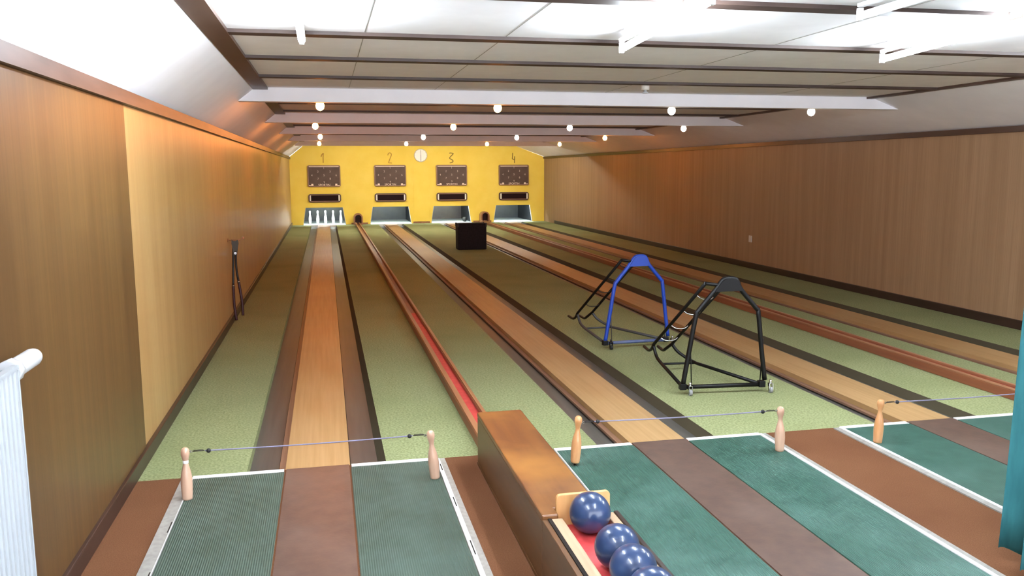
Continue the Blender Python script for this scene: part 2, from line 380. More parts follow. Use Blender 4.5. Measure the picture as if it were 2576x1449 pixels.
make_return(1.095, 1.240, -0.15, 'low wooden ball return channel with red bed running between lane one and lane two')
make_return(4.965, 5.110, -0.15, 'low reddish brown ball return channel between lane three and lane four')
for cx, txt in ((1.20, 'two'), (5.13, 'four')):
    t = thing('ball_exit', 'arched wooden ball exit at the yellow wall, just before lane %s' % txt, 'ball exit', (cx, L - 0.005, 0), 0, 'arched ball exits')
    b = B(); R, r = 0.135, 0.095; zc = 0.21; outer = [(-R, 0.0)] + [(-R * math.cos(math.pi * k / 14), zc + R * math.sin(math.pi * k / 14)) for k in range(15)] + [(R, 0.0)]
    inner = [(-r, 0.0)] + [(-r * math.cos(math.pi * k / 14), zc + r * math.sin(math.pi * k / 14)) for k in range(15)] + [(r, 0.0)]
    for k in range(len(outer) - 1):
        prism(b, [outer[k], outer[k + 1], inner[k + 1], inner[k]], 'y', -0.34, 0.0)
    obj('arch_hood', b, 'rail', t)
    b = B(); prism(b, [(p[0] * 0.99, p[1]) for p in inner], 'y', -0.03, -0.012); obj('dark_opening_panel', b, 'maroonh', t)  # solid dark panel stands in for the shade inside the tunnel
    b = B(); bx(b, -r + 0.002, r - 0.002, -0.338, -0.03, 0.0, 0.05); obj('exit_bed', b, 'rail', t)

# ------------------------------------------------------------ wooden ball box with tray
BX0, BX1 = 1.045, 1.292
t = thing('ball_return_box', 'long orange-brown wooden ball return box ending in an open tray of balls', 'ball return box', ((BX0 + BX1) / 2, -1.6, 0))
cx = (BX0 + BX1) / 2; hw = (BX1 - BX0) / 2
b = B(); prism(b, [(-hw, 0.008), (-0.056, 0.008), (-0.056, 0.070), (hw, 0.070), (hw, 1.44), (-hw, 1.44)], 'z', 0.018, 0.276); obj('cover_body', b, 'boxside', t, bevel=0.004)
b = B(); prism(b, [(-hw - 0.001, 0.004), (-0.058, 0.004), (-0.058, 0.068), (hw + 0.001, 0.068), (hw + 0.001, 1.446), (-hw - 0.001, 1.446)], 'z', 0.276, 0.302); obj('cover_top', b, 'box', t, 'worn glossy wooden top', bevel=0.006)
b = B(); bx(b, -hw - 0.001, hw, 0.0, 1.452, 0.0, 0.018); obj('plinth', b, 'boxside', t)
# tray part (towards the camera)
b = B(); bx(b, -hw, -hw + 0.022, -2.2, 0.006, 0.0, 0.285, 0); obj('tray_side', b, 'boxside', t, bevel=0.003)
b = B(); bx(b, -hw + 0.022, -hw + 0.036, -2.2, 0.006, 0.0, 0.288); obj('dark_liner', b, 'dark', t)
b = B(); bx(b, -hw + 0.036, -hw + 0.082, -2.2, 0.006, 0.2, 0.285); obj('tray_rail', b, 'tray', t, bevel=0.004)
b = B(); bx(b, hw + 0.013, hw + 0.048, -2.2, 0.018, 0.2, 0.285); obj('tray_rail', b, 'tray', t, bevel=0.004)
b = B(); bx(b, hw + 0.048, hw + 0.066, -2.2, 0.018, 0.0, 0.290); obj('tray_side', b, 'blwood', t, bevel=0.003)
b = B(); bx(b, -hw + 0.082, hw + 0.013, -2.2, 0.045, 0.20, 0.236); obj('red_lining', b, 'red', t, 'red rubber tray lining')
# plywood stop board
b = B(); rr = roundrect(0.222, 0.20, 0.018)
prism(b, [(1.224 - cx + u, 0.262 + v) for u, v in rr], 'y', 0.046, 0.064); sb = obj('stop_board', b, 'plywood', t, 'pale plywood stop board with rounded corners', bevel=0.003)
for e in t.children:
    pass

# ------------------------------------------------------------ balls
def ball_mesh():
    b = B(); bmesh.ops.create_uvsphere(b, u_segments=48, v_segments=28, radius=0.08)
    for f in b.faces: f.smooth = True
    return b
ball = tag(obj('bowling_ball', ball_mesh(), 'ball'), 'dark blue ball farthest along the tray, against the plywood stop board', 'bowling ball', 'blue balls in the tray')
ball.location = (1.224, -1.64, 0.316)
for k, (x, y, lb) in enumerate(((1.226, -1.945, 'dark blue ball second along the tray, behind a strip of bare red lining'), (1.224, -2.110, 'dark blue ball third along the tray, touching the second'), (1.226, -2.275, 'dark blue ball nearest the camera, cut off by the bottom of the photo'))):
    c = ball.copy(); C.objects.link(c); c.location = (x, y, 0.316); c.rotation_euler = (k + 1, k * 2, 0.5 * k); c['label'] = lb

# ------------------------------------------------------------ little pin posts and cords at the foul lines
PROF = [(0.0245, 0.0), (0.0255, 0.01), (0.0275, 0.05), (0.0285, 0.085), (0.027, 0.115), (0.0225, 0.145), (0.0155, 0.172), (0.0125, 0.188), (0.0125, 0.198), (0.0165, 0.216), (0.0205, 0.232), (0.0212, 0.245), (0.0190, 0.258), (0.0130, 0.2665), (0.006, 0.2695)]
posts = [(-0.458, -0.328, 1, (0.0, 0.03), 'lane one left', 'pinpink', False), (0.786, -0.319, -1, (-0.085, 0.0), 'lane one right', 'pinpink', False),
         (1.567, -0.295, 1, (0.075, 0.0), 'beside box', 'pinwood', True), (2.794, -0.335, -1, (-0.015, 0.0), 'l2 right', 'pinpink', False),
         (3.441, -0.331, 1, (0.03, 0.0), 'l3 left', 'pinwood', False), (4.672, -0.331, -1, (0.0, 0.0), 'l3 right', 'pinwood', False)]
plabels = ['small turned wooden pin post with a white neck band, nearest the left wall', 'small pale wooden pin post leaning left at the right end of the first cord',
           'small orange wooden pin post raised on a dark peg beside the wooden ball box', 'small pale wooden pin post at the right end of the middle cord',
           'small orange wooden pin post at the left end of the farthest cord', 'small wooden pin post behind the teal curtain holding the farthest cord']
heads = []
for (x, y, sd, lean, _, mt, peg), lb in zip(posts, plabels):
    t = thing('pin_post', lb, 'pin post', (x, y, 0.006), 0, 'wooden pin posts at the foul lines')
    t.rotation_euler = (-lean[1], lean[0], 0)
    b = B(); z0 = 0.016 if peg else 0.0
    prof = [(r, z * 0.98 + z0) for r, z in PROF]
    lathe(b, prof, 24); body = obj('pin_body', b, mt, t)
    if peg:
        b = B(); lathe(b, [(0.007, 0.0), (0.007, 0.02)], 12); obj('peg', b, 'darkmetal', t)
    if x < 0:
        b = B(); lathe(b, [(0.0132, 0.183), (0.0142, 0.187), (0.0142, 0.197), (0.0132, 0.201)], 20); obj('neck_band', b, 'white', t, 'white neck band')
    b = B(); tube(b, [(sd * 0.018, 0, 0.242), (sd * 0.030, 0, 0.242)], 0.003, 8); tube(b, [(sd * 0.030 + 0.006 * math.cos(a), 0, 0.242 + 0.006 * math.sin(a)) for a in [k * math.pi / 5 for k in range(11)]], 0.0016, 6)
    obj('screw_eye', b, 'steel', t)
    heads.append(Vector((x + lean[0] * 0.242 + sd * 0.036, y + lean[1] * 0.242, 0.248)))
for k, lb in enumerate(('thin violet-grey cord stretched across lane one between two pin posts', 'thin violet-grey cord stretched across lane two between two pin posts', 'thin violet-grey cord across lane three running behind the teal curtain')):
    p, q = heads[2 * k], heads[2 * k + 1]; d = (q - p); t = thing('barrier_cord', lb, 'cord', p, 0, 'barrier cords'); ln = d.length; u = d / ln
    pts = []
    for j in range(21):
        f = j / 20; pts.append(d * f + Vector((0, 0, -0.006 * math.sin(math.pi * f))))
    b = B(); tube(b, pts[1:-1], 0.0036, 8); obj('cord', b, 'cord', t)
    for a0, a1 in ((0.0, 0.055), (ln - 0.055, ln)):
        b = B(); tube(b, [u * a0, u * a1], 0.0028, 8)
        tube(b, [u * (a0 + 0.004) + Vector((0, 0, 0.005)), u * (a1 - 0.004) + Vector((0, 0, 0.005))], 0.0014, 6); obj('clip', b, 'darkmetal', t)
    for a in (0.075, ln - 0.075):
        b = B(); bmesh.ops.create_uvsphere(b, u_segments=14, v_segments=10, radius=0.0115, matrix=Matrix.Translation(u * a + Vector((0, 0, -0.002))))
        for f in b.faces: f.smooth = True
        obj('knob', b, 'blackr', t)

# ------------------------------------------------------------ ball ramps (tubular frames)
def make_ramp(name_label, O, u2, mats, caster2):
    ang = math.atan2(u2[1], u2[0])
    t = thing('ball_ramp', name_label, 'ball ramp', (O[0], O[1], 0), ang, 'tubular ball ramps')
    arch, plate, rails, base, rungm = mats
    # arch (local x along the front bar, y away from the camera)
    b = B(); pts = smooth_path([(-0.300, 0, 0.07), (-0.262, 0, 0.30), (-0.216, 0, 0.575), (-0.196, 0, 0.62), (-0.075, 0, 0.765), (-0.030, 0, 0.828), (0.0, 0, 0.845), (0.06, 0, 0.845), (0.088, 0, 0.826), (0.120, 0, 0.762), (0.238, 0, 0.625), (0.256, 0, 0.585), (0.292, 0, 0.30), (0.322, 0, 0.09)], 4)
    tube(b, pts, 0.0175, 12); obj('arch', b, arch, t)
    b = B(); prism(b, [(-0.085, 0.755), (0.125, 0.758), (0.092, 0.826), (0.062, 0.848), (-0.002, 0.848), (-0.032, 0.828)], 'y', -0.024, -0.017); obj('top_plate', b, plate, t)
    # base
    b = B(); tube(b, [(-0.30, 0, 0.055), (0.30, 0, 0.055)], 0.0155, 12); obj('front_bar', b, base[0], t)
    for p in ([(-0.30, 0, 0.055), (-0.235, 0.72, 0.055), (-0.246, 0.84, 0.09), (-0.258, 0.90, 0.175)], [(0.30, 0, 0.055), (0.055, 0.72, 0.055), (0.010, 0.80, 0.075), (-0.06, 0.86, 0.125), (-0.10, 0.885, 0.18)]):
        b = B(); tube(b, [p[0]] + smooth_path(p[1:], 5), 0.0135, 10); obj('base_rail', b, base[1], t)
    b = B(); tube(b, [(-0.232, 0.735, 0.055), (0.05, 0.735, 0.055)], 0.009, 10); obj('rear_bar', b, base[1], t)
    # slide rails
    T = [(-0.150, 0.0, 0.815), (-0.015, 0.0, 0.795)]; Bt = [(-0.262, 0.89, 0.185), (-0.105, 0.88, 0.19)]
    for a, c, hx in ((T[0], Bt[0], -0.255), (T[1], Bt[1], -0.135)):
        hk = [c, (hx, c[1] + 0.07, 0.135), (hx, c[1] + 0.15, 0.105), (hx, c[1] + 0.25, 0.104), (hx, c[1] + 0.30, 0.106)]
        b = B(); tube(b, [a] + smooth_path(hk, 5), 0.013, 10); obj('slide_rail', b, rails, t)
    b = B(); tube(b, [T[0], T[1]], 0.013, 10); obj('slide_head_bar', b, rails, t)
    for f in rungm[1]:
        p = Vector(T[0]).lerp(Vector(Bt[0]), f); q = Vector(T[1]).lerp(Vector(Bt[1]), f); dz = Vector((0, -0.012, -0.030))
        b = B(); tube(b, smooth_path([p, p.lerp(q, 0.22) + dz * 0.8, p.lerp(q, 0.5) + dz, p.lerp(q, 0.78) + dz * 0.8, q], 4), 0.004, 8); obj('rung', b, rungm[0], t)
    for x, xx, z in ((-0.232, -0.248, 0.36), (0.290, 0.300, 0.40)):
        b = B(); tube(b, [(x, 0.01, 0.06), (xx, 0.002, z)], 0.004, 8); obj('brace', b, arch if base[0] == 'blackp' else 'darkgrey', t)
    for k, x in enumerate((-0.30, 0.30)):
        b = B(); bx(b, x - 0.024, x + 0.024, -0.02, 0.028, 0.036, 0.082); obj('corner_block', b, 'blackp', t, bevel=0.004)
        m = 'chrome' if (k == 1 or caster2) else 'darkmetal'
        cx = x + (0.045 if k == 0 else 0.055)
        b = B(); tube(b, [(cx, -0.03, 0.094), (cx, -0.03, 0.068)], 0.009, 12)
        for sd in (-1, 1):
            prism(b, [(-0.052, 0.016), (-0.028, 0.016), (-0.014, 0.070), (-0.046, 0.070)], 'x', cx + sd * 0.013 - 0.0015, cx + sd * 0.013 + 0.0015)
        bx(b, cx - 0.0145, cx + 0.0145, -0.046, -0.014, 0.066, 0.070)
        fork = obj('caster_fork', b, m, t)
        b = B(); tube(b, [(cx - 0.010, -0.040, 0.0215), (cx + 0.010, -0.040, 0.0215)], 0.0215, 20); obj('wheel', b, 'rubber' if m == 'chrome' else 'blackr', fork)
        b = B(); tube(b, [(cx - 0.0118, -0.040, 0.0215), (cx + 0.0118, -0.040, 0.0215)], 0.012, 16); obj('hub', b, m, fork)
    return t
make_ramp('black tubular steel ball ramp on castors with four chrome rungs', (3.062, 0.936), (0.995, -0.097), ('blackp', 'blackp', 'blackp', ('blackp', 'blackp'), ('chrome', (0.16, 0.40, 0.64, 0.86))), True)
make_ramp('blue tubular steel ball ramp with dark rungs, farther down the carpet', (3.019, 2.602), (0.999, 0.039), ('bluep', 'bluep', 'blackp', ('bluegrey', 'darkgrey'), ('darkmetal', (0.06, 0.30, 0.52, 0.80))), False)

# ------------------------------------------------------------ black box on the carpet
t = thing('black_box', 'black square padded box standing on the green carpet far down before lane three', 'box', (3.19, 12.50, 0))
b = B(); bx(b, -0.30, 0.30, 0, 0.34, 0.0, 0.515); obj('body', b, 'boxblack', t, bevel=0.02)
b = B(); bx(b, -0.295, 0.295, 0.004, 0.336, 0.505, 0.545); obj('lid', b, 'boxblack', t, bevel=0.015)
for sx in (-1, 1):
    for yy in (0.012, 0.328):
        b = B(); bx(b, sx * 0.29 - 0.014, sx * 0.29 + 0.014, yy - 0.016, yy + 0.016, 0.47, 0.552); obj('corner_cap', b, 'blackr', t, bevel=0.004)

# ------------------------------------------------------------ long-handled cutters against the left wall
t = thing('long_handled_cutter', 'long-handled cutter with dark red grips hanging against the left wood wall', 'tool', (-0.72, 4.85, 0))
def lp(x, z, y=0.0): return (x + 0.72, y, z)
for top, mid0, ring, mid, end in (((-0.738, 0.835), (-0.748, 0.62), (-0.757, 0.400), (-0.757, 0.20), (-0.742, 0.022)), ((-0.703, 0.780), (-0.704, 0.585), (-0.688, 0.442), (-0.664, 0.235), (-0.660, 0.072))):
    sx = 0.006 if top[0] < -0.72 else -0.006
    off = 0.012 if top[0] < -0.72 else 0.0
    b = B(); tube(b, smooth_path([lp(top[0] + off, top[1], sx), lp(mid0[0] + off, mid0[1], sx), lp(ring[0] + off, ring[1])], 5), 0.0115, 10); h = obj('handle', b, 'darkmetal', t)
    b = B(); tube(b, smooth_path([lp(ring[0] + off, ring[1]), lp(mid[0] + off, mid[1]), lp(end[0] + off, end[1])], 6), 0.0145, 10); obj('grip', b, 'maroonh', h)
    b = B(); tube(b, [lp(ring[0] + off, ring[1] + 0.012), lp(ring[0] + off, ring[1] - 0.010)], 0.0165, 12); obj('ferrule', b, 'steel', h)
b = B(); prism(b, [(-0.018, 0.905), (-0.008, 0.885), (0.020, 0.885), (0.044, 0.90), (0.050, 0.86), (0.036, 0.78), (0.028, 0.73), (-0.004, 0.73), (-0.012, 0.80), (-0.022, 0.86)], 'y', -0.012, 0.012); obj('jaw_head', b, 'oldsteel', t)
b = B(); tube(b, [(0.014, -0.020, 0.755), (0.014, 0.020, 0.755)], 0.014, 14); obj('pivot_bolt', b, 'chrome', t)
b = B(); tube(b, [(-0.055, 0.0, 0.895), (0.06, 0.0, 0.895), (0.095, 0.0, 0.915)], 0.005, 8); tube(b, [(0.09, 0.0, 0.915), (0.112, 0.0, 0.918)], 0.013, 10); tube(b, [(-0.058, 0.0, 0.895), (-0.05, 0.0, 0.895)], 0.02, 12); obj('wall_hook', b, 'rail', t)

# ------------------------------------------------------------ radiator
t = thing('radiator', 'white ribbed panel radiator on the left wall, cut off by the edge of the photo', 'radiator', (-0.69, -1.90, 0.30))
def ribs(xf, sgn, y0, y1, z0, z1, pitch=0.034, dep=0.007):
    b = B(); n = int((y1 - y0) / pitch); prof = []
    for k in range(n):
        y = y0 + k * pitch
        prof += [(xf, y), (xf, y + pitch * 0.30), (xf + sgn * dep, y + pitch * 0.42), (xf + sgn * dep, y + pitch * 0.86)]
    prof.append((xf, y0 + n * pitch)); back = [(xf - sgn * 0.008, y0 + n * pitch), (xf - sgn * 0.008, y0)]
    prism(b, prof + back, 'z', z0, z1); return b
obj('front_panel', ribs(0.042, 1, -1.5, 0.0, 0.0, 0.75), 'radiator', t, bevel=0.001)
obj('rear_panel', ribs(-0.042, -1, -1.5, 0.0, 0.0, 0.74), 'radiator', t)
b = B()
for k in range(56): bx(b, -0.030, 0.030, -1.48 + k * 0.0265, -1.475 + k * 0.0265, 0.02, 0.72)
obj('convector_fins', b, 'radiator', t)
b = B(); bx(b, -0.05, 0.05, 0.0, 0.006, 0.0, 0.745); obj('end_cover', b, 'radiator', t, bevel=0.002)
b = B(); bx(b, 0.030, 0.051, -1.5, 0.004, 0.748, 0.760); bx(b, -0.051, -0.030, -1.5, 0.004, 0.742, 0.754)
for k in range(60): bx(b, -0.032, 0.032, -1.49 + k * 0.0248, -1.486 + k * 0.0248, 0.742, 0.752)
obj('top_grille', b, 'radiator', t)
b = B(); tube(b, [(0.0, 0.006, 0.725), (0.0, 0.06, 0.725)], 0.012, 12); v = obj('valve', b, 'valve', t)
b = B(); tube(b, [(0.0, 0.055, 0.725), (0.0, 0.10, 0.725)], 0.038, 8); obj('valve_nut', b, 'valve', v)
b = B(); tube(b, [(0.0, 0.10, 0.725), (0.0, 0.13, 0.725), (0.0, 0.275, 0.725), (0.0, 0.292, 0.725), (0.0, 0.30, 0.725)], [0.026, 0.030, 0.030, 0.027, 0.019], 24); obj('thermostat_head', b, 'valve', v)
for z in (0.10, 0.62):
    b = B(); bx(b, -0.078, -0.046, -0.35, -0.30, z, z + 0.06); obj('wall_bracket', b, 'radiator', t)

# ------------------------------------------------------------ curtain
def curtain_sheet(path, z0, z1):
    b = B(); P = smooth_path([(x, y, 0) for x, y in path], 7); nz = 14; rows = []
    for j in range(nz + 1):
        f = j / nz; z = z0 + (z1 - z0) * f; row = []
        for i, p in enumerate(P):
            row.append(b.verts.new((p.x + 0.038 * z + 0.006 * math.sin(3 * z + i * 0.4), p.y + 0.008 * math.sin(2.2 * z + i * 0.7), z + (0.006 * math.sin(i * 0.8) if j == 0 else 0))))
        rows.append(row)
    for j in range(nz):
        for i in range(len(P) - 1): b.faces.new((rows[j][i], rows[j][i + 1], rows[j + 1][i + 1], rows[j + 1][i])).smooth = True
    return b
t = thing('curtain', 'teal cloth curtain hanging in pleats at the right edge of the photo', 'curtain', (3.3, -1.9, 0))
b = curtain_sheet([(-0.345, 0.11), (-0.28, 0.03), (-0.19, 0.10), (-0.13, 0.05), (-0.05, 0.13), (0.03, 0.06), (0.11, 0.13), (0.20, 0.06), (0.30, 0.12), (0.40, 0.05)], 0.06, 2.36)
o = obj('rear_drape', b, 'curtain', t); md = o.modifiers.new('solid', 'SOLIDIFY'); md.thickness = 0.003
b = curtain_sheet([(-0.395, -0.06), (-0.36, -0.11), (-0.30, -0.07), (-0.25, -0.13), (-0.18, -0.08), (-0.10, -0.15), (0.0, -0.09), (0.1, -0.16), (0.22, -0.09), (0.36, -0.15)], 0.045, 2.36)
o = obj('front_drape', b, 'curtain', t); md = o.modifiers.new('solid', 'SOLIDIFY'); md.thickness = 0.003
b = B(); bx(b, -0.42, 0.45, -0.17, 0.14, 2.355, 2.372); obj('curtain_track', b, 'fixture', t)

# ------------------------------------------------------------ score boards, tally displays, numerals, clock on the yellow wall
def text_bm(body, size, ext):
    cu = bpy.data.curves.new('t', 'FONT'); cu.body = body; cu.size = size; cu.align_x = 'CENTER'; cu.align_y = 'CENTER'; cu.extrude = ext; cu.resolution_u = 3
    o = bpy.data.objects.new('t', cu); C.objects.link(o); bpy.context.view_layer.update()
    me = bpy.data.meshes.new_from_object(o.evaluated_get(bpy.context.evaluated_depsgraph_get()))
    b = B(); b.from_mesh(me); bpy.data.objects.remove(o); bpy.data.curves.remove(cu); bpy.data.meshes.remove(me)
    bmesh.ops.transform(b, matrix=Matrix.Rotation(math.pi / 2, 4, 'X'), verts=b.verts); return b
def move(bm, v): bmesh.ops.translate(bm, vec=v, verts=bm.verts); return bm
BC = [0.226, 2.213, 4.123, 6.115]
DIG = [('1', 0, 0.235), ('2', -0.18, 0.13), ('3', 0.18, 0.13), ('4', -0.36, 0.02), ('5', 0, 0.02), ('6', 0.36, 0.02), ('7', -0.18, -0.085), ('8', 0.18, -0.085), ('9', 0, -0.19)]
def make_board(i, cx):
    t = thing('score_board', 'brown score board with nine pale numerals in a diamond, under painted numeral %s' % ORD[i], 'score board', (cx, L, 1.478), 0, 'score boards')
    W_, H_ = 0.975, 0.645
    b = B(); prism(b, roundrect(W_, H_, 0.045), 'y', -0.060, 0.0); obj('frame', b, 'boardframe', t, bevel=0.006)
    b = B(); prism(b, roundrect(W_ - 0.06, H_ - 0.06, 0.03), 'y', -0.066, -0.058); obj('face', b, 'boardface', t)
    b = B(); bx(b, -0.44, 0.44, -0.071, -0.064, 0.268, 0.290); obj('top_trim', b, 'boardtrim', t, 'pale top trim')
    for sx in (-1, 1):
        b = B(); bx(b, min(sx * 0.32, sx * 0.455), max(sx * 0.32, sx * 0.455), -0.071, -0.064, -0.292, -0.272)
        bx(b, sx * 0.355 - 0.03, sx * 0.355 + 0.03, -0.071, -0.064, -0.272, -0.235); obj('corner_mark', b, 'boardtrim', t)
    for d, x, z in DIG:
        b = move(text_bm(d, 0.085, 0.003), (x, -0.0695, z)); obj('numeral', b, 'lampdim', t)
    b = move(text_bm('SPORTIN', 0.088, 0.003), (0, -0.0695, -0.272)); obj('lettering', b, 'boardtrim', t, 'pale block lettering')
    return t
for i, cx in enumerate(BC): make_board(i, cx)
def ring_prism(b, outer, inner, y0, y1):
    n = len(outer)
    for k in range(n): prism(b, [outer[k], outer[(k + 1) % n], inner[(k + 1) % n], inner[k]], 'y', y0, y1)
for i, cx in enumerate(BC):
    t = thing('tally_display', 'slim dark maroon tally display with bright end bars, above pit %s' % ORD[i], 'display', (cx, L, 0.812), 0, 'tally displays')
    W_, H_ = 0.97, 0.255
    b = B(); ring_prism(b, roundrect(W_, H_, 0.07), roundrect(W_ - 0.05, H_ - 0.05, 0.055), -0.055, 0.0); obj('frame', b, 'dkwood', t)
    b = B(); ring_prism(b, roundrect(W_ - 0.05, H_ - 0.05, 0.055), roundrect(W_ - 0.10, H_ - 0.085, 0.03), -0.062, 0.0); obj('bezel', b, 'boardframe', t)
    b = B(); prism(b, roundrect(W_ - 0.10, H_ - 0.085, 0.03), 'y', -0.040, 0.0); obj('screen', b, 'maroon', t)
    for sx in (-1, 1):
        b = B(); prism(b, [(sx * 0.425 + u, v) for u, v in roundrect(0.035, 0.175, 0.015)], 'y', -0.068, -0.055); obj('end_bar', b, 'clock', t, 'bright end bar')
STROKES = [
    [[(-0.045, 0.045), (-0.035, 0.085), (-0.005, 0.125), (0.022, 0.150)], [(0.022, 0.150), (0.012, 0.03), (0.010, -0.135)]],
    [[(-0.055, 0.090), (-0.035, 0.140), (0.005, 0.160), (0.045, 0.140), (0.050, 0.085), (0.015, 0.0), (-0.040, -0.140)], [(-0.040, -0.140), (0.060, -0.150)]],
    [[(-0.055, 0.150), (-0.02, 0.158), (0.055, 0.145), (0.055, 0.12), (-0.045, 0.015), (-0.03, -0.02), (0.03, -0.055), (0.058, -0.090), (0.035, -0.125), (-0.045, -0.150)]],
    [[(-0.030, 0.160), (-0.035, 0.06), (-0.045, -0.02)], [(-0.045, -0.02), (0.0, -0.045), (0.045, -0.03)], [(0.035, 0.05), (0.030, -0.04), (0.028, -0.155)]]]
NC = [0.205, 2.215, 4.122, 6.118]
for i in range(4):
    b = B()
    for st in STROKES[i]:
        P = smooth_path([(x, 0, z) for x, z in st], 4) if len(st) > 2 else [Vector((x, 0, z)) for x, z in st]
        w_ = 0.0125 if i != 0 else 0.014
        for k in range(len(P) - 1):
            d = (P[k + 1] - P[k]); n_ = Vector((-d.z, 0, d.x)).normalized() * w_; e = d.normalized() * 0.004
            a, c = P[k] - e, P[k + 1] + e
            prism(b, [((a + n_).x, (a + n_).z), ((c + n_).x, (c + n_).z), ((c - n_).x, (c - n_).z), ((a - n_).x, (a - n_).z)], 'y', -0.004 - 0.0002 * k, 0.0)
    o = obj('painted_numeral', b, 'paint1' if i < 2 else 'paint3'); o.location = (NC[i], L, 2.012)
    tag(o, 'thin hand-painted numeral %s high on the yellow wall' % ORD[i], 'numeral', 'painted lane numerals')
b = B(); bx(b, 2.93, 3.425, L - 0.008, L, 0.055, 1.86); struct(obj('door_1', b, 'yellow', bevel=0.002))
t = thing('wall_clock', 'round white wall clock reading six o\'clock on the yellow wall', 'clock', (3.167, L, 2.094))
b = B(); prism(b, [(0.205 * math.cos(a), 0.205 * math.sin(a)) for a in [2 * math.pi * k / 48 for k in range(48)]], 'y', -0.035, 0.0); obj('rim', b, 'clockrim', t)
b = B(); prism(b, [(0.188 * math.cos(a), 0.188 * math.sin(a)) for a in [2 * math.pi * k / 48 for k in range(48)]], 'y', -0.040, -0.03); obj('dial', b, 'clock', t)
b = B()
for k in range(12):
    a = math.pi * k / 6; p = Vector((math.sin(a), 0, math.cos(a))); q = Vector((p.z, 0, -p.x)) * 0.005
    prism(b, [((p * 0.165 + q).x, (p * 0.165 + q).z), ((p * 0.182 + q).x, (p * 0.182 + q).z), ((p * 0.182 - q).x, (p * 0.182 - q).z), ((p * 0.165 - q).x, (p * 0.165 - q).z)], 'y', -0.042, -0.039)
obj('hour_marks', b, 'clockrim', t)
b = B(); bx(b, -0.006, 0.006, -0.046, -0.043, -0.02, 0.155); obj('minute_hand', b, 'handgrey', t)
b = B(); bx(b, -0.008, 0.008, -0.050, -0.047, -0.17, 0.02); obj('hour_hand', b, 'handgrey', t)

# ------------------------------------------------------------ pin pits
for i, c in enumerate(PITC):
    t = thing('pin_pit', '%s at the end of lane %s' % (('blue-grey trapezoid recess holding white pins', 'empty blue-grey trapezoid recess', 'taupe trapezoid recess holding one dark ball', 'empty blue-grey trapezoid recess')[i], ORD[i]), 'pin pit', (c, L, 0), 0, 'pin pits')
    D = 2.2
    b = B(); bx(b, -0.66, 0.66, D, D + 0.02, -0.09, 0.62); obj('back_panel', b, 'pitbrown' if i == 2 else 'pitwall', t)
    for sx in (-1, 1):
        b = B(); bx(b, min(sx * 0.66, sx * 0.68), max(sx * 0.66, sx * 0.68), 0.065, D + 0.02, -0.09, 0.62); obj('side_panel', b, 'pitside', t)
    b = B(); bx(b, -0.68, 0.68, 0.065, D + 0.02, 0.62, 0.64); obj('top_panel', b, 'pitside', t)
    lx0, lx1 = LANES[i] - c, LANES[i] + 0.35 - c
    b = B(); bx(b, -0.66, 0.66, 0.062, D, -0.04, 0.003); obj('pit_deck', b, 'pitfloor', t, 'pale pit deck')
    for sx in (-1, 1):
        b = B(); prism(b, [(c + sx * PB, 0.004), (c + sx * (PB - 0.012), 0.004), (c + sx * (PT - 0.012), PH), (c + sx * PT, PH)], 'y', L - 0.008, L + 0.055); trim(b, 'pitjamb')
    b = B(); tube(b, [(-0.5, 0.13, 0.575), (0.5, 0.13, 0.575)], 0.014, 12); obj('light_tube', b, 'pit_tube', t, 'glowing light tube')
pinprof = [(0.030, 0.0), (0.033, 0.006), (0.040, 0.05), (0.0465, 0.10), (0.0475, 0.14), (0.043, 0.19), (0.033, 0.24), (0.0245, 0.28), (0.0225, 0.305), (0.026, 0.335), (0.0305, 0.362), (0.031, 0.380), (0.026, 0.396), (0.014, 0.404), (0.004, 0.406)]
b = B(); lathe(b, pinprof, 24); pin = obj('bowling_pin', b, 'pinwhite')
spots = [(0, 0.28, 'front pin at the centre of the diamond'), (-1, 0.40, 'front pin, one left of centre'), (1, 0.40, 'front pin, one right of centre'), (-2, 0.52, 'pin at the far left corner'), (2, 0.52, 'pin at the far right corner'), (0, 0.52, 'middle pin hidden behind the front centre pin'), (-1, 0.64, 'rear pin, one left of centre'), (1, 0.64, 'rear pin, one right of centre'), (0, 0.76, 'rearmost pin at the centre')]
for k, (dx, dy, lb) in enumerate(spots):
    o = pin if k == 0 else pin.copy()
    if k: C.objects.link(o)
    o.location = (0.225 + dx * 0.235, L + dy, 0.0035)
    tag(o, 'white bowling pin in pit one, ' + lb, 'bowling pin', 'white pins in pit one')
o = ball.copy(); C.objects.link(o); o.location = (4.58, L + 0.35, 0.0835); tag(o, 'dark ball lying at the side of the lane three pit', 'bowling ball'); 
if 'group' in o: del o['group']
o.data = ball.data.copy(); o.data.materials[0] = M['blackr']

